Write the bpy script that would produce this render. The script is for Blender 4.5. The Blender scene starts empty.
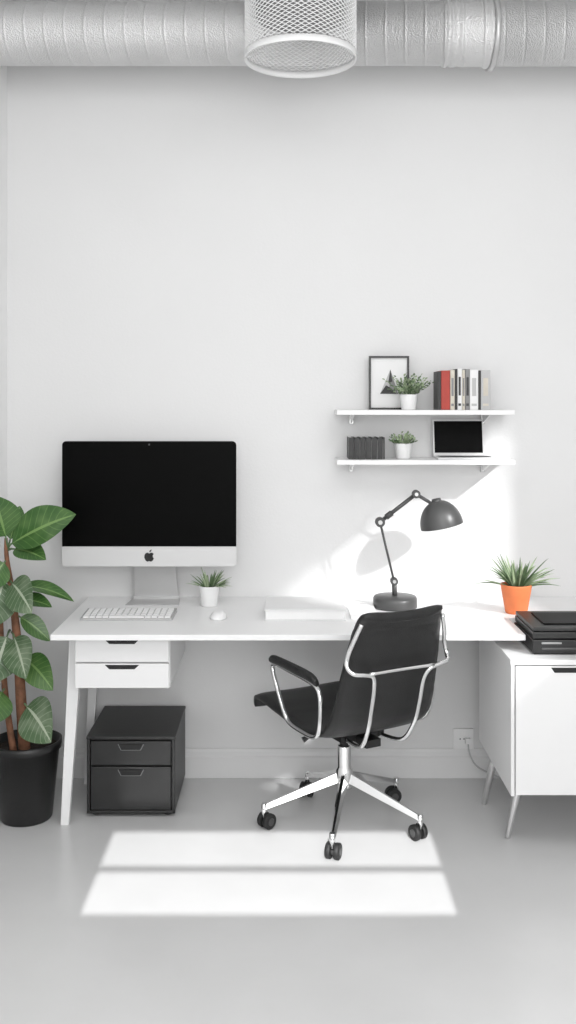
import bpy, bmesh, math, random
from mathutils import Vector, Matrix
random.seed(4)
scene=bpy.context.scene
CAMD=4.15; F=996.0; H=1.57; HY=400.0
def W(x,y,d):
    """photo measurement -> world point standing d metres in front of the far wall"""
    s=F/(CAMD-d); return Vector(((x-288)/s,-d,H-(y-HY)/s))

# ---------------- materials ----------------
def mat(name,col,rough=.5,metal=0,bump=0,bscale=60,var=0,vscale=4,spec=.5,coat=0):
    m=bpy.data.materials.new(name); m.use_nodes=True
    nt=m.node_tree; b=nt.nodes['Principled BSDF']
    c=(col[0],col[1],col[2],1) if not isinstance(col,(int,float)) else (col,col,col,1)
    b.inputs['Base Color'].default_value=c
    b.inputs['Roughness'].default_value=rough; b.inputs['Metallic'].default_value=metal
    b.inputs['Specular IOR Level'].default_value=spec
    b.inputs['Coat Weight'].default_value=coat
    tc=nt.nodes.new('ShaderNodeTexCoord')
    if var>0:
        n=nt.nodes.new('ShaderNodeTexNoise'); n.inputs['Scale'].default_value=vscale; n.inputs['Detail'].default_value=4
        nt.links.new(tc.outputs['Object'],n.inputs['Vector'])
        r=nt.nodes.new('ShaderNodeMapRange'); r.inputs['From Min'].default_value=.3; r.inputs['From Max'].default_value=.7
        r.inputs['To Min'].default_value=1-var; r.inputs['To Max'].default_value=1+var
        nt.links.new(n.outputs['Fac'],r.inputs['Value'])
        v=nt.nodes.new('ShaderNodeVectorMath'); v.operation='SCALE'; v.inputs[0].default_value=c[:3]
        nt.links.new(r.outputs['Result'],v.inputs['Scale']); nt.links.new(v.outputs['Vector'],b.inputs['Base Color'])
    if bump>0:
        n=nt.nodes.new('ShaderNodeTexNoise'); n.inputs['Scale'].default_value=bscale; n.inputs['Detail'].default_value=5
        nt.links.new(tc.outputs['Object'],n.inputs['Vector'])
        bp=nt.nodes.new('ShaderNodeBump'); bp.inputs['Strength'].default_value=bump; bp.inputs['Distance'].default_value=.01
        nt.links.new(n.outputs['Fac'],bp.inputs['Height']); nt.links.new(bp.outputs['Normal'],b.inputs['Normal'])
    return m
M={}
M['wall']=mat('painted_wall',.78,.85,bump=.06,bscale=90,var=.012,vscale=1.5,spec=.2)
M['wallw']=mat('painted_wall_white',.9,.8,bump=.05,bscale=90,var=.01,vscale=1.5,spec=.2)
M['ceil']=mat('ceiling_paint',.86,.9,var=.01)
M['floor']=mat('polished_floor',.66,.26,bump=.012,bscale=7,var=.05,vscale=1.6,spec=.5)
M['trim']=mat('trim_paint',.78,.5,var=.01)
M['white']=mat('white_lacquer',.88,.35,var=.01,spec=.4)
M['whitem']=mat('white_matte',.85,.6,var=.02)
M['cabw']=mat('cabinet_white',.82,.45,var=.01)
M['black']=mat('black_plastic',.012,.35,var=.1)
M['blackm']=mat('black_metal',.016,.42,var=.15,vscale=3,bump=.02,bscale=300)
M['glossb']=mat('black_glass',.001,.4,spec=.06,var=.01)
M['dark']=mat('dark_grey_metal',.075,.38,metal=.2,var=.08)
M['darker']=mat('recess_dark',.01,.6,var=.05)
M['alu']=mat('brushed_aluminium',.60,.35,metal=.75,var=.03)
M['silver']=mat('silver_paint',.68,.4,var=.02,spec=.4)
M['chrome']=mat('chrome',.82,.1,metal=1,var=.02)
M['leather']=mat('black_leather',.014,.36,bump=.25,bscale=260,var=.2,vscale=30,spec=.5)
M['rubber']=mat('rubber',.014,.6,var=.1)
M['orange']=mat('terracotta_orange',(.76,.21,.075),.6,var=.06,vscale=20)
M['ceramic']=mat('white_ceramic',.85,.3,var=.01)
M['soil']=mat('soil',(.03,.022,.017),.95,bump=.8,bscale=120,var=.4,vscale=60)
M['bark']=mat('bark',(.22,.10,.055),.8,bump=.6,bscale=90,var=.4,vscale=25)
M['gA']=mat('small_leaf',(.10,.16,.075),.5,var=.35,vscale=30)
M['gB']=mat('small_leaf_light',(.30,.38,.23),.5,var=.3,vscale=30)
M['red']=mat('red_cover',(.42,.045,.03),.5,var=.1,vscale=30)
M['cream']=mat('cream_cover',(.62,.58,.50),.6,var=.08,vscale=30)
M['grey']=mat('grey_cover',.25,.6,var=.1)
M['lgrey']=mat('light_grey',.5,.6,var=.05)
M['dgrey']=mat('dark_cover',.03,.5,var=.1)
M['paper']=mat('paper',.85,.8,var=.02)
M['key']=mat('keycap',.85,.5,var=.01)
M['kbase']=mat('keyboard_base',.5,.4,metal=.3,var=.02)
def leafmat(name,c1,c2):
    m=bpy.data.materials.new(name); m.use_nodes=True; nt=m.node_tree; L=nt.links; b=nt.nodes['Principled BSDF']
    b.inputs['Roughness'].default_value=.33
    uv=nt.nodes.new('ShaderNodeUVMap'); uv.uv_map='UVMap'
    sp=nt.nodes.new('ShaderNodeSeparateXYZ'); L.new(uv.outputs[0],sp.inputs[0])
    def mt(op,a,bb=None,c=None):
        n=nt.nodes.new('ShaderNodeMath'); n.operation=op
        for i,v in enumerate((a,bb,c)):
            if v is None: continue
            if isinstance(v,(int,float)): n.inputs[i].default_value=v
            else: L.new(v,n.inputs[i])
        return n.outputs[0]
    au=mt('ABSOLUTE',mt('SUBTRACT',sp.outputs[0],.5))
    f=mt('FRACT',mt('SUBTRACT',mt('MULTIPLY',sp.outputs[1],9),mt('MULTIPLY',au,4)))
    vein=mt('LESS_THAN',f,.13); mid=mt('LESS_THAN',au,.035)
    vv=mt('MAXIMUM',mt('MULTIPLY',vein,.35),mid)
    n=nt.nodes.new('ShaderNodeTexNoise'); n.inputs['Scale'].default_value=14
    tc=nt.nodes.new('ShaderNodeTexCoord'); L.new(tc.outputs['Object'],n.inputs['Vector'])
    fac=mt('ADD',vv,mt('MULTIPLY',mt('SUBTRACT',n.outputs['Fac'],.42),1.2))
    mx=nt.nodes.new('ShaderNodeMix'); mx.data_type='RGBA'; mx.clamp_factor=True
    mx.inputs['A'].default_value=(*c1,1); mx.inputs['B'].default_value=(*c2,1)
    L.new(fac,mx.inputs['Factor']); L.new(mx.outputs['Result'],b.inputs['Base Color'])
    return m
M['leaf']=leafmat('large_leaf',(.045,.12,.028),(.20,.33,.11))
M['leafl']=leafmat('large_leaf_pale',(.07,.13,.055),(.42,.48,.36))
def ductmat():
    m=mat('galvanised_duct',.70,.42,metal=.65,var=.05,vscale=6)
    nt=m.node_tree; L=nt.links; b=nt.nodes['Principled BSDF']
    tc=nt.nodes.new('ShaderNodeTexCoord')
    w=nt.nodes.new('ShaderNodeTexWave'); w.wave_type='BANDS'; w.bands_direction='X'; w.inputs['Scale'].default_value=4.2; w.inputs['Distortion'].default_value=.3
    mp=nt.nodes.new('ShaderNodeMapping'); mp.inputs['Rotation'].default_value=(0,0,.12)
    L.new(tc.outputs['Object'],mp.inputs['Vector']); L.new(mp.outputs[0],w.inputs['Vector'])
    n=nt.nodes.new('ShaderNodeTexVoronoi'); n.inputs['Scale'].default_value=200
    L.new(tc.outputs['Object'],n.inputs['Vector'])
    mm=nt.nodes.new('ShaderNodeMath'); mm.operation='MULTIPLY_ADD'; mm.inputs[1].default_value=.55
    pw=nt.nodes.new('ShaderNodeMath'); pw.operation='POWER'; pw.inputs[1].default_value=30
    L.new(w.outputs['Fac'],pw.inputs[0])
    sc=nt.nodes.new('ShaderNodeMath'); sc.operation='MULTIPLY'; sc.inputs[1].default_value=.45; L.new(pw.outputs[0],sc.inputs[0])
    L.new(n.outputs['Distance'],mm.inputs[0]); L.new(sc.outputs[0],mm.inputs[2])
    bp=nt.nodes.new('ShaderNodeBump'); bp.inputs['Strength'].default_value=.65; bp.inputs['Distance'].default_value=.006
    L.new(mm.outputs[0],bp.inputs['Height']); L.new(bp.outputs['Normal'],b.inputs['Normal'])
    return m
M['duct']=ductmat()

# ---------------- geometry builder ----------------
class B:
    def __init__(s,name):
        s.name=name; s.bm=bmesh.new(); s.uv=s.bm.loops.layers.uv.new('UVMap'); s.mats=[]
    def mi(s,m):
        if m not in s.mats: s.mats.append(m)
        return s.mats.index(m)
    def face(s,vs,m,smooth=False):
        try: f=s.bm.faces.new(vs)
        except ValueError: return None
        f.material_index=s.mi(m); f.smooth=smooth; return f
    def box(s,a,b,m,mx=None):
        x0,y0,z0=a; x1,y1,z1=b
        x0,x1=min(x0,x1),max(x0,x1); y0,y1=min(y0,y1),max(y0,y1); z0,z1=min(z0,z1),max(z0,z1)
        c=[(x0,y0,z0),(x1,y0,z0),(x1,y1,z0),(x0,y1,z0),(x0,y0,z1),(x1,y0,z1),(x1,y1,z1),(x0,y1,z1)]
        s.hexa(c,m,mx)
    def hexa(s,c,m,mx=None):
        v=[s.bm.verts.new(mx@Vector(p) if mx else Vector(p)) for p in c]
        for q in ((3,2,1,0),(4,5,6,7),(0,1,5,4),(1,2,6,5),(2,3,7,6),(3,0,4,7)):
            s.face([v[i] for i in q],m)
    def prism(s,poly,y0,y1,m,mx=None):
        a=[s.bm.verts.new((mx or Matrix())@Vector((p[0],y0,p[1]))) for p in poly]
        b=[s.bm.verts.new((mx or Matrix())@Vector((p[0],y1,p[1]))) for p in poly]
        s.face(a,m); s.face(b[::-1],m)
        n=len(poly)
        for i in range(n): s.face([a[i],b[i],b[(i+1)%n],a[(i+1)%n]],m)
    def ring(s,c,u,v,r,n):
        return [s.bm.verts.new(c+u*(r*math.cos(2*math.pi*i/n))+v*(r*math.sin(2*math.pi*i/n))) for i in range(n)]
    def tube(s,pts,r,m,n=10,closed=False,caps=True,smooth_path=0,scale2=1):
        P=[Vector(p) for p in pts]
        R=r if isinstance(r,(list,tuple)) else [r]*len(P)
        if smooth_path:
            Q=[];RR=[];k=len(P)
            rng=range(k) if closed else range(k-1)
            for i in rng:
                if closed: p0,p1,p2,p3=P[i-1],P[i],P[(i+1)%k],P[(i+2)%k]
                else: p0=P[max(i-1,0)];p1=P[i];p2=P[i+1];p3=P[min(i+2,k-1)]
                for j in range(smooth_path):
                    t=j/smooth_path
                    Q.append(.5*((2*p1)+(p2-p0)*t+(2*p0-5*p1+4*p2-p3)*t*t+(3*p1-p0-3*p2+p3)*t**3))
                    RR.append(R[i]*(1-t)+R[(i+1)%k]*t)
            if not closed: Q.append(P[-1]);RR.append(R[-1])
            P,R=Q,RR
        k=len(P); rings=[]; u=None
        for i in range(k):
            if closed: t=(P[(i+1)%k]-P[i-1])
            else: t=P[min(i+1,k-1)]-P[max(i-1,0)]
            t.normalize()
            if u is None:
                u=t.orthogonal().normalized()
            else:
                u=(u-t*u.dot(t)); u.normalize()
            v=t.cross(u)
            rings.append(s.ring(P[i],u,v*scale2,R[i],n))
        for i in range(k if closed else k-1):
            a,b=rings[i],rings[(i+1)%k]
            off=0
            if closed and i==k-1:
                best=1e9
                for o in range(n):
                    d=(a[0].co-b[o].co).length
                    if d<best: best=d;off=o
            for j in range(n): s.face([a[j],a[(j+1)%n],b[(j+1+off)%n],b[(j+off)%n]],m,True)
        if caps and not closed:
            s.face(rings[0][::-1],m); s.face(rings[-1],m)
    def lathe(s,c,prof,m,n=40,mx=None,mats=None):
        c=Vector(c); T=mx or Matrix()
        rs=[]
        for r,z in prof:
            if r<1e-6: rs.append([s.bm.verts.new(c+T@Vector((0,0,z)))])
            else: rs.append([s.bm.verts.new(c+T@Vector((r*math.cos(2*math.pi*i/n),r*math.sin(2*math.pi*i/n),z))) for i in range(n)])
        for k in range(len(rs)-1):
            a,b=rs[k],rs[k+1]; mm=mats[k] if mats else m
            for j in range(n):
                j2=(j+1)%n
                if len(a)==1 and len(b)==1: continue
                if len(a)==1: s.face([a[0],b[j2],b[j]],mm,True)
                elif len(b)==1: s.face([a[j],a[j2],b[0]],mm,True)
                else: s.face([a[j],a[j2],b[j2],b[j]],mm,True)
    def blade(s,base,d,L,w,m,droop=.3,n=6,nrm=None,prof=None,cols=2,fold=.15,droopvec=Vector((0,0,-1))):
        d=Vector(d).normalized(); base=Vector(base)
        up=Vector(nrm) if nrm else Vector((0,-.6,1))
        side=d.cross(up)
        if side.length<1e-3: side=Vector((1,0,0))
        side.normalize(); nn=side.cross(d).normalized()
        prof=prof or (lambda t: max(.04,(1-t)**.6*min(1,t*4+.45)))
        rows=[]
        for i in range(n+1):
            t=i/n
            p=base+d*(L*t)+droopvec*(droop*L*t*t)
            row=[]
            for j in range(cols+1):
                q=j/cols*2-1
                row.append(s.bm.verts.new(p+side*(q*w*.5*prof(t))+nn*(abs(q)*fold*w*prof(t))))
            rows.append(row)
        for i in range(n):
            for j in range(cols):
                f=s.face([rows[i][j],rows[i][j+1],rows[i+1][j+1],rows[i+1][j]],m,True)
                if f:
                    uvs=[(j/cols,i/n),((j+1)/cols,i/n),((j+1)/cols,(i+1)/n),(j/cols,(i+1)/n)]
                    for l,q in zip(f.loops,uvs): l[s.uv].uv=q
    def done(s,loc=None,rot=0,bevel=0,seg=2,recalc=True):
        if recalc: bmesh.ops.recalc_face_normals(s.bm,faces=s.bm.faces)
        me=bpy.data.meshes.new(s.name); s.bm.to_mesh(me); s.bm.free()
        for m in s.mats: me.materials.append(M[m])
        o=bpy.data.objects.new(s.name,me); scene.collection.objects.link(o)
        if loc: o.location=loc
        o.rotation_euler=(0,0,rot)
        if bevel:
            bv=o.modifiers.new('b','BEVEL'); bv.width=bevel; bv.segments=seg; bv.limit_method='ANGLE'; bv.angle_limit=math.radians(50)
            bv.harden_normals=False
        return o

# ---------------- room ----------------
XL=-1.17; XR=2.2; DF=5.2; ZC=3.2
b=B('floor'); b.box((XL-.1,-DF-.1,-.1),(XR+.1,.1,0),'floor'); b.done()
b=B('ceiling'); b.box((XL-.1,-DF-.1,ZC),(XR+.1,.1,ZC+.1),'ceil'); b.done()
b=B('wall_back'); b.box((XL-.1,0,0),(XR+.1,.1,ZC),'wall'); b.done()
b=B('wall_left'); b.box((XL-.1,-DF-.05,0),(XL,0,ZC),'wallw'); b.done()
T=.04
wy0,wy1,wz0,wz1=-2.42,-1.28,1.72,2.53
b=B('wall_right')
b.box((XR,-DF,0),(XR+T,wy0,ZC),'wall'); b.box((XR,wy1,0),(XR+T,0,ZC),'wall')
b.box((XR,wy0,0),(XR+T,wy1,wz0),'wall'); b.box((XR,wy0,wz1),(XR+T,wy1,ZC),'wall'); b.done()
b=B('window_1')
for a,c in (((wy0-.04,wz0-.04),(wy1+.04,wz0)),((wy0-.04,wz1),(wy1+.04,wz1+.04)),((wy0-.04,wz0),(wy0,wz1)),((wy1,wz0),(wy1+.04,wz1))):
    b.box((XR-.015,a[0],a[1]),(XR,c[0],c[1]),'trim')
b.done(bevel=.003)
tn=math.tan(math.radians(30))
fx0,fx1=-.632,.515; fz0,fz1=(DF-1.125)*tn,(DF-.53)*tn; fb=(DF-.81)*tn
b=B('wall_front')
y0,y1=-DF-T,-DF
b.box((XL,y0,0),(fx0,y1,ZC),'wall'); b.box((fx1,y0,0),(XR,y1,ZC),'wall')
b.box((fx0,y0,0),(fx1,y1,fz0),'wall'); b.box((fx0,y0,fz1+T*tn),(fx1,y1,ZC),'wall'); b.done()
b=B('window_2')
b.box((fx0,y1-.014,fb-.009),(fx1,y1,fb+.009),'trim')
for a,c in (((fx0-.04,fz0-.04),(fx1+.04,fz0)),((fx0-.04,fz1+.03),(fx1+.04,fz1+.07)),((fx0-.04,fz0),(fx0,fz1+.03)),((fx1,fz0),(fx1+.04,fz1+.03))):
    b.box((a[0],y1,a[1]),(c[0],y1+.015,c[1]),'trim')
b.done()
def baseb(name,f):
    b=B(name); prof=[(0,0),(.018,0),(.018,.085),(.012,.092),(.012,.108),(.006,.12),(0,.12)]
    f(b,prof); b.done(bevel=.0015)
def bb_back(b,prof):
    a=[b.bm.verts.new((XL,-p[0],p[1])) for p in prof]; c=[b.bm.verts.new((XR,-p[0],p[1])) for p in prof]
    for i in range(len(prof)): b.face([a[i],c[i],c[(i+1)%len(prof)],a[(i+1)%len(prof)]],'trim')
def bb_left(b,prof):
    a=[b.bm.verts.new((XL+p[0],-.018,p[1])) for p in prof]; c=[b.bm.verts.new((XL+p[0],-DF,p[1])) for p in prof]
    for i in range(len(prof)): b.face([a[i],c[i],c[(i+1)%len(prof)],a[(i+1)%len(prof)]],'trim')
baseb('baseboard_back',bb_back); baseb('baseboard_left',bb_left)

# ---------------- duct ----------------
b=B('ventilation_duct')
dy,dz,dr=-.30,2.985,.118
RX=Matrix.Rotation(math.radians(90),4,'Y')
prof=[]
def seg(x0,x1,r): prof.extend([(r,x0),(r,x1)])
seg(XL+.0,.60,dr)
for (x,dx,r) in ((.602,.012,dr+.006),(.618,.006,dr),(.628,.02,dr+.005),(.652,.012,dr+.001),(.668,.09,dr+.004),(.765,.012,dr+.012),(.781,.004,dr),(.789,.012,dr+.010)): seg(x,x+dx,r)
seg(.805,XR,dr+.002)
b.lathe((0,dy,dz),prof,'duct',n=64,mx=RX)
b.done()
b=B('duct_hanger')
b.tube([(.787,dy,dz+dr+.02),(.787,dy,ZC)],.006,'alu')
b.lathe((.787,dy,dz),[(dr+.013,-.010),(dr+.020,-.010),(dr+.020,.010),(dr+.013,.010),(dr+.013,-.010)],'alu',n=48,mx=RX)
b.done()

# ---------------- pendant ----------------
pc=Vector((.044,-.65,0)); pr=.194; pz0,pz1=2.764,3.14
b=B('mesh_drum')
n=92; rows=48; V={}
for j in range(rows+1):
    for i in range(n):
        if (i+j)%2==0:
            a=2*math.pi*i/n
            V[(i,j)]=b.bm.verts.new((pc.x+pr*math.cos(a),pc.y+pr*math.sin(a),pz0+.020+(pz1-pz0-.020)*j/rows))
for j in range(1,rows):
    for i in range(n):
        if (i+j)%2==1:
            q=[V[((i-1)%n,j)],V[(i,j-1)],V[((i+1)%n,j)],V[(i,j+1)]]
            b.face(q,'whitem')
drum=b.done(); wm=drum.modifiers.new('w','WIREFRAME'); wm.thickness=.0048; wm.use_even_offset=False
root=bpy.data.objects.new('ceiling_pendant_lamp',None); scene.collection.objects.link(root); root.location=(pc.x,pc.y,pz0)
b=B('pendant_frame')
for z0,h in ((pz0,.022),(pz1-.008,.012)):
    b.lathe((pc.x,pc.y,z0),[(pr+.003,0),(pr+.003,h),(pr-.003,h),(pr-.003,0),(pr+.003,0)],'whitem',n=96)
b.lathe((pc.x,pc.y,pz1),[(0,.004),(pr,.004),(pr,-.004),(0,-.004)],'whitem',n=64)
b.lathe((pc.x,pc.y,pz0),[(pr*.80,.15),(pr*.80,.36),(pr*.79,.36),(pr*.79,.155),(0,.155),(0,.15),(pr*.80,.15)],'grey',n=64)
b.lathe((pc.x,pc.y,pz1),[(.06,0),(.06,ZC-pz1)],'whitem',n=32)
fr=b.done()
for o in (drum,fr):
    o.parent=root; o.matrix_parent_inverse=Matrix.Translation(-Vector(root.location))

# ---------------- desk ----------------
DD=.67
b=B('office_desk')
DR=1.85
poly=[(-.830,0.0),(DR,0.0),(DR,.40),(.83,.40),(.83,DD),(-.830,DD)]
va=[b.bm.verts.new((x,-d-.002,.73)) for x,d in poly]; vb=[b.bm.verts.new((x,-d-.002,.75)) for x,d in poly]
b.face(va[::-1],'white'); b.face(vb,'white')
for i in range(6): b.face([va[i],va[(i+1)%6],vb[(i+1)%6],vb[i]],'white')
ux0,ux1,uz0=-.762,-.422,.541; ud=.60
b.box((ux0,-ud+.018,uz0),(ux1,-.06,.7295),'cabw')
zm=(uz0+.725)/2
for z0,z1 in ((uz0+.002,zm-.003),(zm+.003,.720)):
    b.box((ux0+.003,-ud,z0),(ux1-.003,-ud+.017,z1),'cabw')
    xc=(ux0+ux1)/2
    b.prism([(xc-.062,z1-.004),(xc+.062,z1-.004),(xc+.045,z1-.02),(xc-.045,z1-.02)],-ud-.0012,-ud+.002,'darker')
def leg(p0,p1,w0,w1,m='white',dp=.028):
    p0=Vector(p0);p1=Vector(p1)
    c=[]
    for p,w in ((p1,w1),(p0,w0)):
        c+= [(p.x-w/2,p.y-dp/2,p.z),(p.x+w/2,p.y-dp/2,p.z),(p.x+w/2,p.y+dp/2,p.z),(p.x-w/2,p.y+dp/2,p.z)]
    b.hexa(c,m)
leg((-.785,-.44,.73),(-.825,-.46,0),.05,.03)
leg((-.775,-.10,.73),(-.82,-.07,0),.045,.026)
b.box((-.80,-.44,.70),(-.765,-.10,.73),'white')
leg((DR-.12,-.30,.73),(DR-.08,-.32,0),.045,.028); leg((DR-.12,-.08,.73),(DR-.08,-.06,0),.045,.028)
b.done(bevel=.0025)

# ---------------- white cabinet ----------------
b=B('side_cabinet')
cx0,cx1,cf,cb,cz0,cz1=.756,1.56,.774,.21,.226,.689
b.box((cx0,-cf+.018,cz0),(cx1,-cb,cz1-.018),'cabw')
b.box((cx0-.002,-cf,cz1-.018),(cx1+.002,-cb,cz1),'cabw')
b.box((cx0,-cf,cz0),(cx0+.012,-cf+.02,cz1-.018),'cabw')
for x0,x1 in ((cx0+.016,cx0+.40),(cx0+.404,cx1-.012)):
    b.box((x0,-cf,cz0+.004),(x1,-cf+.016,cz1-.022),'cabw')
    xc=(x0+x1)/2+.002
    b.prism([(xc-.075,cz1-.026),(xc+.075,cz1-.026),(xc+.062,cz1-.044),(xc-.062,cz1-.044)],-cf-.0012,-cf+.002,'darker')
for x,y,dx,dyy in ((cx0+.09,-.54,-.06,-.04),(cx0+.05,-.30,-.045,.02),(cx1-.09,-.54,.06,-.04),(cx1-.05,-.30,.045,.02)):
    b.tube([(x,y,cz0+.001),(x+dx,y+dyy,0)],[.019,.009],'alu',n=14)
    b.lathe((x,y,cz0),[(.03,0),(.03,-.006),(0,-.006)],'alu',n=20)
b.done(bevel=.002)

# ---------------- black printer ----------------
b=B('document_printer')
x0,x1=.845,1.25; yf,yb=-.712,-.43; z=cz1
b.box((x0+.006,yf+.01,z+.0005),(x1-.006,yb-.004,z+.012),'black')
b.box((x0,yf,z+.006),(x1,yb,z+.052),'blackm')
b.box((x0+.002,yf+.003,z+.056),(x1-.002,yb-.002,z+.078),'blackm')
b.box((x0+.004,yf+.006,z+.081),(x1-.004,yb-.003,z+.094),'blackm')
b.box((x0+.05,yf+.05,z+.094),(x1-.05,yb-.05,z+.099),'glossb')
b.box((x0+.03,yf-.004,z+.018),(x1-.10,yf+.002,z+.026),'dark')
b.box((x0+.03,yf-.003,z+.038),(x0+.10,yf+.002,z+.045),'grey')
for i in range(3): b.lathe((x1-.03-.02*i,yf,z+.032),[(.006,0),(.006,.004),(0,.004)],'alu',n=14,mx=Matrix.Rotation(math.radians(90),4,'X'))
b.done(bevel=.004)

# ---------------- black file cabinet ----------------
b=B('file_cabinet')
fx,fX,fd,ft=-.757,-.425,.405,.305
b.box((fx,-fd+.016,.02),(fX,-.03,ft-.012),'blackm')
b.box((fx-.002,-fd,ft-.012),(fX+.002,-.028,ft),'blackm')
b.box((fx,-fd,.018),(fx+.012,-fd+.02,ft-.012),'blackm'); b.box((fX-.012,-fd,.018),(fX,-fd+.02,ft-.012),'blackm')
b.box((fx,-fd,.014),(fX,-fd+.02,.026),'blackm')
for z0,z1 in ((.028,.190),(.196,.286)):
    b.box((fx+.015,-fd+.001,z0),(fX-.015,-fd+.016,z1),'blackm')
    xc=(fx+fX)/2
    b.prism([(xc-.050,z1-.010),(xc+.050,z1-.010),(xc+.038,z1-.034),(xc-.038,z1-.034)],-fd-.002,-fd+.003,'grey')
    b.prism([(xc-.047,z1-.010),(xc+.047,z1-.010),(xc+.036,z1-.032),(xc-.036,z1-.032)],-fd-.003,-fd+.004,'darker')
for x in (fx+.03,fX-.03):
    for y in (-fd+.04,-.07): b.lathe((x,y,0),[(0,0),(.016,0),(.018,.02),(0,.02)],'rubber',n=16)
b.done(bevel=.003)

# ---------------- monitor ----------------
b=B('desktop_computer')
mx0,mx1,mz0,mz1,my=-.903,-.206,.905,1.406,-.17
def rrect(x0,x1,z0,z1,r,n=6):
    pts=[]
    for cx,cz,a0 in ((x1-r,z1-r,0),(x0+r,z1-r,90),(x0+r,z0+r,180),(x1-r,z0+r,270)):
        for i in range(n+1):
            a=math.radians(a0+90*i/n); pts.append((cx+r*math.cos(a),cz+r*math.sin(a)))
    return pts
b.prism(rrect(mx0,mx1,mz0,mz1,.016),my,my+.012,'silver')
b.prism(rrect(mx0+.06,mx1-.06,mz0+.05,mz1-.05,.05),my+.012,my+.03,'silver')
zc=.985
pts=[(mx0+.0005,zc),(mx1-.0005,zc)]+[p for p in rrect(mx0+.0005,mx1-.0005,mz0,mz1-.0005,.016) if p[1]>1.2]
b.prism(pts,my-.002,my+.001,'glossb')
b.lathe(((mx0+mx1)/2,my-.002,mz1-.014),[(.004,0),(.004,.0008),(0,.0008)],'dark',n=16,mx=Matrix.Rotation(math.radians(90),4,'X'))
lx,lz=(mx0+mx1)/2,.946; k=.0021
ap=[(0,5),(3,7),(7,6),(8.5,4),(6.5,1.5),(6.8,-2),(9,-4),(7,-8),(3.5,-10.5),(0,-9.3),(-3.5,-10.5),(-7,-8),(-9.3,-3),(-9,2),(-7,5.5),(-3,7)]
b.prism([(lx+p[0]*k,lz+p[1]*k) for p in ap],my-.0015,my,'darker')
b.prism([(lx+p[0]*k,lz+p[1]*k) for p in [(0,7),(1,11),(4.5,13),(4,9.5)]],my-.0015,my,'darker')
prof=[(my+.035,1.10),(my+.045,1.02),(my+.062,.93),(my+.105,.80),(my+.118,.762),(my+.10,.754),(my-.005,.753)]
ws=[.075,.08,.082,.088,.093,.098,.108]
xc=-.542; rows=[]
for (y,z),w in zip(prof,ws): rows.append((y,z,w))
N=len(rows)
top=[];bot=[]
for i,(y,z,w) in enumerate(rows):
    top.append([b.bm.verts.new((xc-w,y,z)),b.bm.verts.new((xc+w,y,z))])
    o=(0.006,0) if i<4 else ((.004,-.006) if i==4 else (0,-.0035))
    if i>=5: o=(0,-(z-.7505))
    bot.append([b.bm.verts.new((xc-w,y+o[0],z+o[1])),b.bm.verts.new((xc+w,y+o[0],z+o[1]))])
for i in range(N-1):
    b.face([top[i][0],top[i][1],top[i+1][1],top[i+1][0]],'alu'); b.face([bot[i][1],bot[i][0],bot[i+1][0],bot[i+1][1]],'alu')
    b.face([top[i][0],top[i+1][0],bot[i+1][0],bot[i][0]],'alu'); b.face([top[i][1],bot[i][1],bot[i+1][1],top[i+1][1]],'alu')
b.face([top[-1][0],top[-1][1],bot[-1][1],bot[-1][0]],'alu'); b.face([top[0][1],top[0][0],bot[0][0],bot[0][1]],'alu')
b.done()

# ---------------- keyboard, mouse ----------------
b=B('computer_keyboard')
kx0,kx1,kb,kf=-.775,-.430,.29,.445
b.hexa([(kx0,-kf,.7505),(kx1,-kf,.7505),(kx1,-kb,.7505),(kx0,-kb,.7505),(kx0,-kf,.757),(kx1,-kf,.757),(kx1,-kb,.764),(kx0,-kb,.764)],'kbase')
rows=5
for r in range(rows):
    d0=kf-.010-(kf-kb-.016)/rows*r; d1=d0-(kf-kb-.016)/rows+.004
    zt=.757+.007*((kf-d0)/(kf-kb))
    nk=14 if r else 9
    x=kx0+.008; tot=kx1-kx0-.016
    ws=[1]*nk
    if r==0: ws[4]=5.5
    sw=sum(ws)
    for w in ws:
        w_=tot*w/sw
        b.box((x+.0018,-d0,zt-.001),(x+w_-.0018,-d1,zt+.0055),'key'); x+=w_
b.done(bevel=.001,seg=1)
b=B('computer_mouse')
prof=[]
nn=24
for j in range(9):
    a=math.pi/2*j/8; prof.append((math.cos(a)*1.0,math.sin(a)))
c=Vector((-.262,-.40,.7505)); rs=[]
for r,z in prof:
    rs.append([b.bm.verts.new(c+Vector((.032*max(r,.001)**.8*math.cos(2*math.pi*i/nn),.055*max(r,.001)**.8*math.sin(2*math.pi*i/nn),.026*z))) for i in range(nn)])
for k in range(8):
    for j in range(nn): b.face([rs[k][j],rs[k][(j+1)%nn],rs[k+1][(j+1)%nn],rs[k+1][j]],'white',True)
b.face(rs[0][::-1],'white'); b.face(rs[-1],'white',True)
b.done()

# ---------------- paper stack ----------------
b=B('paper_binder')
b.box((-.088,-.455,.7505),(.215,-.205,.7545),'whitem'); b.box((-.084,-.45,.7545),(.211,-.208,.788),'paper'); b.box((-.088,-.455,.788),(.215,-.205,.792),'whitem')
b.done(bevel=.0015)
b=B('paper_notebook')
b.box((.235,-.43,.7505),(.335,-.22,.760),'paper'); b.box((.233,-.432,.760),(.337,-.218,.763),'whitem'); b.done(bevel=.001)

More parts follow.
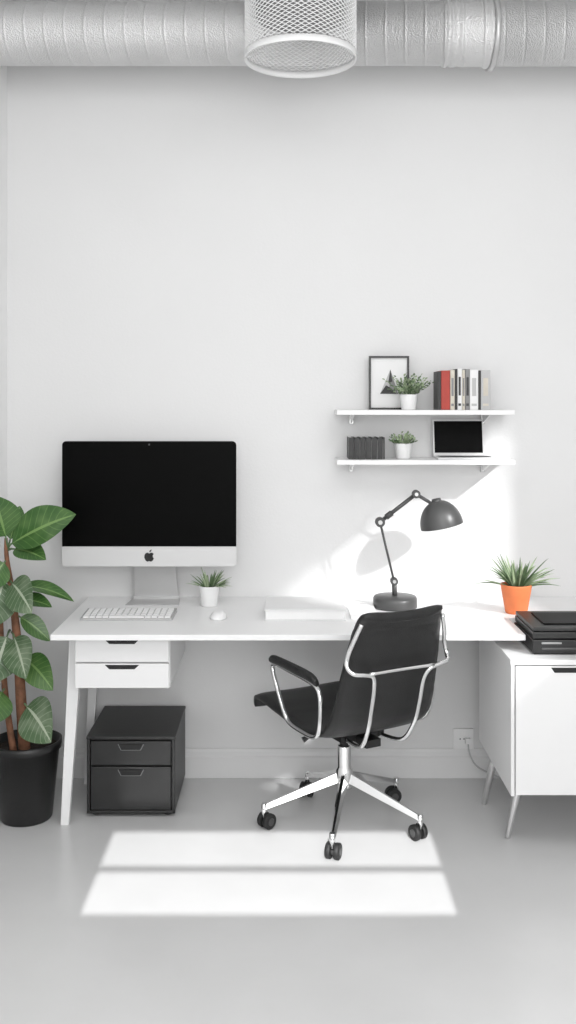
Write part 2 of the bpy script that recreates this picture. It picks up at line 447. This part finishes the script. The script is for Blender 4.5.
# ---------------- potted plants ----------------
def potplant(name,x,d,z,r,h,leafw,leafh,n,potm,bl='gA',w=.012,pot_taper=.72,leafy=False):
    b=B(name); y=-d; rb=r*pot_taper
    b.lathe((x,y,z+.0005),[(0,0),(rb*.96,0),(rb,.003),(r,h*.97),(r,h),(r*.92,h),(r*.9,h*.86),(0,h*.86)],potm,n=36,
            mats=[potm]*6+['soil'])
    for i in range(n):
        a=random.uniform(0,2*math.pi); e=random.random()
        el=math.radians(18+70*e)
        dirv=Vector((math.cos(a)*math.cos(el),math.sin(a)*math.cos(el)*.8,math.sin(el)))
        L=(leafw*math.cos(el)+leafh*math.sin(el))*random.uniform(.75,1.1)
        base=Vector((x+math.cos(a)*r*.3,y+math.sin(a)*r*.3,z+h*.84))
        mm=bl if random.random()<.6 else 'gB'
        if leafy:
            b.blade(base,dirv,L*.8,.002,mm,droop=.05,n=3)
            for k in range(7):
                t=.25+.13*k; p=base+dirv*(L*.8*t)
                dd=(dirv+Vector((random.uniform(-1,1),random.uniform(-1,1),random.uniform(-.3,.6)))*.9)
                b.blade(p,dd,w*1.5,w,mm if random.random()<.6 else 'gB',droop=.1,n=3,prof=lambda t:max(.05,math.sin(math.pi*min(1,t*.95+.04))))
        else:
            b.blade(base,dirv,L,w,mm,droop=random.uniform(.05,.35),n=7,fold=.25)
    return b.done(recalc=False)
potplant('potted_succulent',-.314,.18,.75,.041,.080,.062,.075,60,'ceramic',w=.008,pot_taper=.8)
potplant('potted_aloe',.880,.31,.75,.060,.110,.125,.115,64,'orange',w=.0125,pot_taper=.7)
potplant('potted_herb',.486,.142,1.53,.036,.062,.085,.085,44,'ceramic',w=.010,leafy=True,pot_taper=.8)
potplant('potted_herb',.467,.11,1.332,.036,.062,.038,.05,32,'ceramic',w=.009,leafy=True,pot_taper=.8)

# ---------------- desk lamp ----------------
b=B('desk_lamp')
ly=-.21; s=F/(CAMD-.21)
def lp(x,y,dy=0): return Vector(((x-288)/s,ly+dy,H-(y-HY)/s))
bx=lp(395,600).x
b.lathe((bx,ly,.7505),[(0,0),(.084,0),(.087,.004),(.087,.036),(.082,.044),(.03,.048),(0,.048)],'dark',n=56)
j0=lp(394,581); j1=lp(380,522); j2=lp(416,494); j3=lp(434,505)
b.tube([(bx,ly,.785),(j0.x,ly,j0.z)],.010,'dark',n=14)
def ball(p,r,m='dark',w=.016):
    b.tube([p+Vector((0,-w,0)),p+Vector((0,w,0))],r,m,n=20)
    b.tube([p+Vector((0,-w-.004,0)),p+Vector((0,w+.004,0))],r*.45,'alu',n=14)
ball(j0,.015); ball(j1,.019); ball(j2,.016)
off=Vector((0,.011,0))
for o in (off,-off): b.tube([j0+o,j1+o],.0042,'dark',n=10)
dv=(j2-j1).normalized(); b.tube([j1,j2],.008,'dark',n=12)
b.tube([j1+dv*.03,j1+dv*.06],.012,'dark',n=14)
b.tube([j2,j3],.007,'dark',n=12)
sc=lp(442,526); R=.085
ax=Vector((-.22,0,1)).normalized()
rot=Vector((0,0,1)).rotation_difference(ax).to_matrix().to_4x4()
prof=[]
for i in range(13):
    a=math.pi/2*i/12; prof.append((R*math.cos(a)*1.0,R*1.22*math.sin(a)))
prof[-1]=(0,R*1.22)
inner=[(max(0,r*.965),z*.965) for r,z in prof[::-1]]
b.lathe(sc,prof,'dark',n=48,mx=rot); b.lathe(sc,inner+[prof[0]],'dark',n=48,mx=rot,mats=['whitem']*(len(inner)-1)+['dark'])
b.lathe(sc,[(0,.02),(.018,.022),(.026,.04),(.018,.06),(0,.078)],'ceramic',n=20,mx=rot)
b.lathe(sc,[(.02,R*1.18),(.018,R*1.3),(0,R*1.31)],'dark',n=20,mx=rot)
b.done(recalc=False)

# ---------------- shelves ----------------
for nm,z in (('wall_shelf',1.53),('wall_shelf',1.332)):
    b=B(nm); sx0,sx1=.194,.90
    b.box((sx0,-.2,z-.019),(sx1,-.0005,z),'white')
    for x in (sx0+.06,sx1-.10):
        b.box((x,-.018,z-.06),(x+.018,-.0005,z-.019),'alu'); b.hexa([(x+.006,-.15,z-.024),(x+.012,-.15,z-.024),(x+.012,-.018,z-.055),(x+.006,-.018,z-.055),(x+.006,-.15,z-.019),(x+.012,-.15,z-.019),(x+.012,-.018,z-.019),(x+.006,-.018,z-.019)],'white')
    b.done(bevel=.0015)
b=B('picture_frame')
x0,x1,z0,z1=.333,.498,1.5305,1.751; y=-.045; t=.008
for a,c in (((x0,z0),(x1,z0+t)),((x0,z1-t),(x1,z1)),((x0,z0+t),(x0+t,z1-t)),((x1-t,z0+t),(x1,z1-t))):
    b.box((a[0],y-.012,a[1]),(c[0],y+.006,c[1]),'black')
b.box((x0+t-.001,y-.002,z0+t-.001),(x1-t+.001,y+.004,z1-t+.001),'paper')
cx=(x0+x1)/2; cz=(z0+z1)/2
b.prism([(cx-.036,cz-.045),(cx+.006,cz+.055),(cx+.002,cz-.045)],y-.004,y-.001,'lgrey')
b.prism([(cx+.006,cz+.055),(cx+.038,cz-.045),(cx+.0,cz-.045)],y-.0045,y-.001,'grey')
b.prism([(cx-.036,cz-.045),(cx-.012,cz-.01),(cx+.006,cz-.02),(cx+.03,cz-.045)],y-.005,y-.001,'dgrey')
b.prism([(cx-.003,cz-.0),(cx+.006,cz+.055),(cx+.014,cz+.005)],y-.0055,y-.001,'dgrey')
b.done()
def books(name,x,z,items,dep=.17,back=.04):
    b=B(name)
    for w,h,m,lab in items:
        d=dep-random.uniform(0,.008)
        b.box((x+.0004,-d+.002,z+.0005),(x+.0024,-back,z+h),m); b.box((x+w-.0024,-d+.002,z+.0005),(x+w-.0004,-back,z+h),m)
        b.box((x+.0004,-d,z+.0005),(x+w-.0004,-d+.0025,z+h),m)
        b.box((x+.0022,-d+.003,z+.003),(x+w-.0022,-back-.004,z+h-.003),'paper')
        if lab:
            b.box((x+w*.25,-d-.0004,z+h*.35),(x+w*.75,-d+.0005,z+h*.8),lab)
            b.box((x+w*.2,-d-.0004,z+h*.1),(x+w*.8,-d+.0005,z+h*.16),lab)
        x+=w+.0006
    b.done(bevel=.0006,seg=1)
books('shelf_books',.600,1.53,[(.012,.155,'dgrey',None),(.036,.158,'red',None),(.018,.160,'cream','grey'),(.010,.164,'dgrey',None),(.018,.166,'paper','dgrey'),(.012,.16,'cream','grey'),(.018,.164,'grey','dgrey'),(.034,.160,'paper','lgrey'),(.008,.158,'dgrey',None),(.038,.160,'lgrey','cream')])
books('notebook_row',.243,1.332,[(.020,.088,'dgrey','black'),(.002,.08,'grey',None)]*6+[(.006,.088,'dgrey',None)],dep=.165)
b=B('laptop_computer')
x0,x1=.598,.808; zb=1.3325
b.box((x0,-.19,zb),(x1+.03,-.05,zb+.008),'silver')
b.box((x0+.015,-.135,zb+.008),(x1+.01,-.065,zb+.0095),'dgrey'); b.box((x0+.07,-.182,zb+.008),(x1-.07,-.142,zb+.0088),'alu')
mxl=Matrix.Translation((0,-.05,zb+.008))@Matrix.Rotation(math.radians(-10),4,'X')
b.box((x0,-.003,0),(x1,.003,.150),'silver',mxl); b.box((x0+.006,-.0042,.012),(x1-.006,-.0028,.144),'glossb',mxl)
b.done(bevel=.0012)

# ---------------- outlet + cable ----------------
b=B('wall_outlet')
p=W(463,738,0)
b.box((p.x-.042,-.012,p.z-.042),(p.x+.042,-.0005,p.z+.042),'white'); 
b.lathe((p.x-.006,-.012,p.z),[(.024,0),(.024,-.001),(.02,-.001),(.02,0)],'lgrey',n=28,mx=Matrix.Rotation(math.radians(90),4,'X'))
for q in (-.014,.002): b.box((p.x+q-.002,-.0135,p.z-.003),(p.x+q+.002,-.0115,p.z+.003),'darker')
b.done(bevel=.002)
b=B('power_cable')
b.box((p.x+.006,-.035,p.z-.014),(p.x+.026,-.0125,p.z+.008),'white')
b.tube([(p.x+.016,-.03,p.z-.012),(p.x+.02,-.045,p.z-.05),(p.x+.05,-.05,p.z-.10),(p.x+.12,-.07,p.z-.13),(p.x+.2,-.10,.01),(p.x+.35,-.12,.005)],.0032,'lgrey',n=8,smooth_path=6)
b.done()

# ---------------- office chair ----------------
b=B('office_chair')
CX,CD,TH=.208,.462,math.radians(28)
for wa in (-101,-28,44,116,188):
    a=math.radians(wa)-TH; u=Vector((math.cos(a),math.sin(a),0)); v=Vector((-u.y,u.x,0))
    c=[]
    for r,z,w,h in ((.018,.180,.018,.032),(.295,.082,.010,.016)):
        o=u*r
        c.append([o-v*w+Vector((0,0,z-h/2)),o+v*w+Vector((0,0,z-h/2)),o+v*w*.35+Vector((0,0,z+h/2)),o-v*w*.35+Vector((0,0,z+h/2))])
    va=[b.bm.verts.new(q) for q in c[0]]; vb=[b.bm.verts.new(q) for q in c[1]]
    b.face(va[::-1],'chrome'); b.face(vb,'chrome')
    for i in range(4): b.face([va[i],va[(i+1)%4],vb[(i+1)%4],vb[i]],'chrome')
    e=u*.298
    b.tube([e+Vector((0,0,.045)),e+Vector((0,0,.094))],.010,'chrome',n=14)
    ca=a+math.radians(random.uniform(40,130)); cu=Vector((math.cos(ca),math.sin(ca),0)); 
    wc=e+Vector((-cu.y,cu.x,0))*.012+Vector((0,0,.0285))
    for sg in (-1,1):
        b.tube([wc+cu*(sg*.006),wc+cu*(sg*.009),wc+cu*(sg*.022),wc+cu*(sg*.025)],[.026,.028,.028,.024],'rubber',n=24)
        b.tube([wc+cu*(sg*.0252),wc+cu*(sg*.027)],[.014,.012],'dark',n=16)
    b.tube([wc-cu*.007,wc+cu*.007],.014,'dark',n=16)
    b.tube([wc+Vector((0,0,.005)),e+Vector((0,0,.05))],.010,'black',n=10)
b.lathe((0,0,0),[(0,.135),(.028,.135),(.032,.15),(.032,.205),(.025,.215),(.025,.290),(.021,.295),(.017,.295),(.017,.345),(.03,.35),(.03,.365),(0,.365)],'chrome',n=32,
        mats=['chrome']*8+['black']*4)
b.box((-.09,-.13,.352),(.09,.10,.378),'black')
b.box((-.03,-.2,.345),(.03,-.1,.372),'black')
b.tube([(-.05,.02,.352),(-.12,.03,.342),(-.155,.035,.325)],[.006,.006,.011],'black',n=10)
P=[(.325,.374,.204),(.323,.396,.208),(.305,.412,.212),(.24,.415,.214),(.10,.405,.216),(0,.398,.216),(-.10,.398,.215),(-.18,.412,.212),(-.245,.452,.207),(-.280,.52,.202),(-.304,.60,.196),(-.331,.69,.188),(-.357,.78,.177),(-.374,.822,.169),(-.385,.842,.161),(-.397,.846,.154)]
pts=[Vector((0,p[0],p[1])) for p in P]; ws=[p[2] for p in P]
fine=[];fw=[]
for i in range(len(pts)-1):
    p0=pts[max(i-1,0)];p1=pts[i];p2=pts[i+1];p3=pts[min(i+2,len(pts)-1)]
    for j in range(4):
        t=j/4; fine.append(.5*((2*p1)+(p2-p0)*t+(2*p0-5*p1+4*p2-p3)*t*t+(3*p1-p0-3*p2+p3)*t**3)); fw.append(ws[i]*(1-t)+ws[i+1]*t)
fine.append(pts[-1]); fw.append(ws[-1])
K=len(fine); cols=16; th=.030
F_=[];Bk=[]
arc=0
for i in range(K):
    tt_=(fine[min(i+1,K-1)]-fine[max(i-1,0)]).normalized()
    n_=Vector((0,tt_.z,-tt_.y))
    if i: arc+=(fine[i]-fine[i-1]).length
    rib=.0035*abs(math.sin(math.pi*arc/.052))**.5
    rf=[];rb_=[]
    for j in range(cols+1):
        q=j/cols*2-1; edge=(1-abs(q)**8)
        dish=.014*q*q*(1 if i>K*.5 else .5)
        tt=th*.5*(.35+.65*edge)*(min(1,.5+min(i,K-1-i)/4))
        p=fine[i]+Vector((q*fw[i],0,0))+n_*dish
        rf.append(b.bm.verts.new(p+n_*(tt+rib))); rb_.append(b.bm.verts.new(p-n_*(tt+rib)))
    F_.append(rf);Bk.append(rb_)
for i in range(K-1):
    for j in range(cols):
        b.face([F_[i][j],F_[i][j+1],F_[i+1][j+1],F_[i+1][j]],'leather',True)
        b.face([Bk[i][j+1],Bk[i][j],Bk[i+1][j],Bk[i+1][j+1]],'leather',True)
    b.face([F_[i][0],F_[i+1][0],Bk[i+1][0],Bk[i][0]],'leather',True)
    b.face([F_[i][cols],Bk[i][cols],Bk[i+1][cols],F_[i+1][cols]],'leather',True)
for j in range(cols):
    b.face([F_[0][j],Bk[0][j],Bk[0][j+1],F_[0][j+1]],'leather',True); b.face([F_[-1][j+1],Bk[-1][j+1],Bk[-1][j],F_[-1][j]],'leather',True)
for sg in (-1,1):
    x=sg*.232
    loop=[(x,.105,.596),(x,-.02,.598),(x,-.170,.594),(x,-.220,.570),(x,-.226,.50),(x*.97,-.20,.43),(x*.95,-.15,.402),(x*.95,-.05,.398),(x*.95,.02,.404),(x*.97,.050,.435),(x,.090,.51),(x,.128,.574)]
    b.tube(loop,.0082,'chrome',n=12,closed=True,smooth_path=5)
    b.tube([(x,.130,.600),(x,.105,.612),(x,-.08,.614),(x,-.165,.612),(x,-.20,.600)],[.010,.015,.016,.015,.010],'leather',n=14,smooth_path=4,scale2=1.3)
    b.tube([(x*.95,-.06,.398),(x*.75,-.05,.372),(sg*.08,-.03,.360)],.008,'chrome',n=12)
    fr=[(sg*.164,-.382,.832),(sg*.184,-.365,.775),(sg*.197,-.349,.725),(sg*.203,-.352,.690),(sg*.190,-.374,.670),(sg*.150,-.379,.663),(sg*.115,-.373,.650),(sg*.100,-.357,.61),(sg*.098,-.337,.53),(sg*.095,-.310,.45),(sg*.085,-.250,.376),(sg*.07,-.13,.362)]
    b.tube(fr,.0078,'chrome',n=12,smooth_path=5)
b.tube([(-.13,-.379,.663),(0,-.374,.663),(.13,-.379,.663)],.0065,'chrome',n=12,smooth_path=4)
b.done(loc=(CX,-CD,0),rot=TH)

# ---------------- large plant ----------------
b=B('potted_rubber_plant')
pd=.40; pcx=-.985
b.lathe((pcx,-pd,0),[(0,.0005),(.092,.0005),(.096,.006),(.122,.262),(.130,.264),(.132,.292),(.124,.294),(.120,.262),(0,.258)],'black',n=56,mats=['black']*7+['soil'])
def q(x,y,o=0): 
    return W(x,y,pd+o)
trunk=[q(25,755),q(21,700),q(18,650),q(13,600),q(7,560),q(6,538)]
b.tube(trunk,[.023,.020,.017,.013,.009,.006],'bark',n=14,smooth_path=5)
t2=[q(14,755,.03),q(6,700,.0),q(2,650,.0),q(0,600,.0),q(-2,575,.0)]
b.tube(t2,[.013,.012,.010,.008,.004],'bark',n=10,smooth_path=4)
lprof=lambda t: max(.02,(math.sin(math.pi*min(1,max(0,t))**.85))**.75)
def bigleaf(x0,y0,x1,y1,wpx,o0=0,o1=.05,m='leaf',nrm_=(0.1,-1,.5),droop=.12,roll=0,pet=.18):
    a=q(x0,y0,o0); c=q(x1,y1,o1); d=c-a; L=d.length
    pb=a+d*pet+Vector((0,0,.01))
    c2=c-Vector((0,0,-droop*L*(1-pet)))
    dd=c2-pb
    b.tube([a,a+d*pet*.5+Vector((0,0,.008)),pb],[.005,.004,.003],'gA',n=8)
    b.blade(pb,dd,dd.length,wpx/266,m,droop=droop,n=14,nrm=nrm_,prof=lprof,cols=6,fold=.13)
bigleaf(8,548,76,514,44,0,.08,'leaf',(-.1,-1,.7),pet=.06)
bigleaf(8,548,-6,496,38,0,.08,'leaf',(.5,-1,.3),droop=.05)
bigleaf(8,550,20,506,20,0,-.08,'leaf',(.2,-1,.2),droop=.05)
bigleaf(8,550,46,560,26,0,.10,'leaf',(0,-.8,1),droop=.2)
bigleaf(8,560,-14,590,30,0,.06,'leaf',(.3,-1,.4),droop=.2)
bigleaf(10,586,74,602,20,0,.02,'leaf',(0,-.5,1),droop=.3)
bigleaf(8,575,-14,630,42,0,.10,'leafl',(.3,-1,.3))
bigleaf(8,580,32,614,34,0,.14,'leafl',(-.3,-1,.5),droop=.25)
bigleaf(12,603,52,607,20,0,.06,'leaf',(0,-.6,1),droop=.3)
bigleaf(14,615,50,642,20,0,.0,'leaf',(.2,-1,.6),droop=.25)
bigleaf(10,630,-8,684,44,0,.12,'leafl',(.3,-1,.3))
bigleaf(12,632,26,680,32,0,.15,'leafl',(-.1,-1,.4),droop=.2)
bigleaf(19,655,53,692,30,0,.08,'leaf',(-.2,-1,.7),droop=.3)
bigleaf(18,660,46,668,16,0,-.05,'leaf',(0,-.6,1),droop=.2)
bigleaf(22,702,51,744,42,0,.12,'leafl',(-.2,-1,.5),droop=.3)
bigleaf(6,688,-16,726,38,0,.10,'leaf',(.3,-1,.5),droop=.2)
b.done(recalc=False)

# ---------------- lights ----------------
def sun(name,d,strength,ang,loc):
    l=bpy.data.lights.new(name,'SUN'); l.energy=strength; l.angle=math.radians(ang)
    o=bpy.data.objects.new(name,l); scene.collection.objects.link(o); o.location=loc
    o.rotation_euler=Vector(d).to_track_quat('-Z','Y').to_euler()
sun('sun_front',(0,1,-tn),5.0,.3,(0,-7,4))
sun('sun_side',(-1,1,-.8),3.4,2.5,(5,-4,4))
def area(name,loc,tgt,sx,sy,p):
    l=bpy.data.lights.new(name,'AREA'); l.shape='RECTANGLE'; l.size=sx; l.size_y=sy; l.energy=p
    o=bpy.data.objects.new(name,l); scene.collection.objects.link(o); o.location=loc
    o.rotation_euler=(Vector(tgt)-Vector(loc)).to_track_quat('-Z','Y').to_euler()
area('fill_overhead',(.4,-2.6,3.1),(.3,-1.6,0),2.2,1.6,38)  # added out-of-frame fill from overhead, not a ceiling fixture of the room
area('fill_front',(.5,-5.0,1.9),(.2,0,1.3),2.6,2.0,58)  # added unseen fill behind the camera, brightens the far wall
w=bpy.data.worlds.new('World'); scene.world=w; w.use_nodes=True
w.node_tree.nodes['Background'].inputs['Color'].default_value=(1,1,1,1); w.node_tree.nodes['Background'].inputs['Strength'].default_value=1.0

cam=bpy.data.cameras.new('Camera'); co=bpy.data.objects.new('Camera',cam); scene.collection.objects.link(co)
co.location=(0,-CAMD,H); co.rotation_euler=(math.radians(90),0,0)
cam.sensor_width=36; cam.lens=F/1024*36; cam.shift_y=-(512-HY)/1024
scene.camera=co
scene.view_settings.view_transform='Standard'
scene.view_settings.exposure=0.03
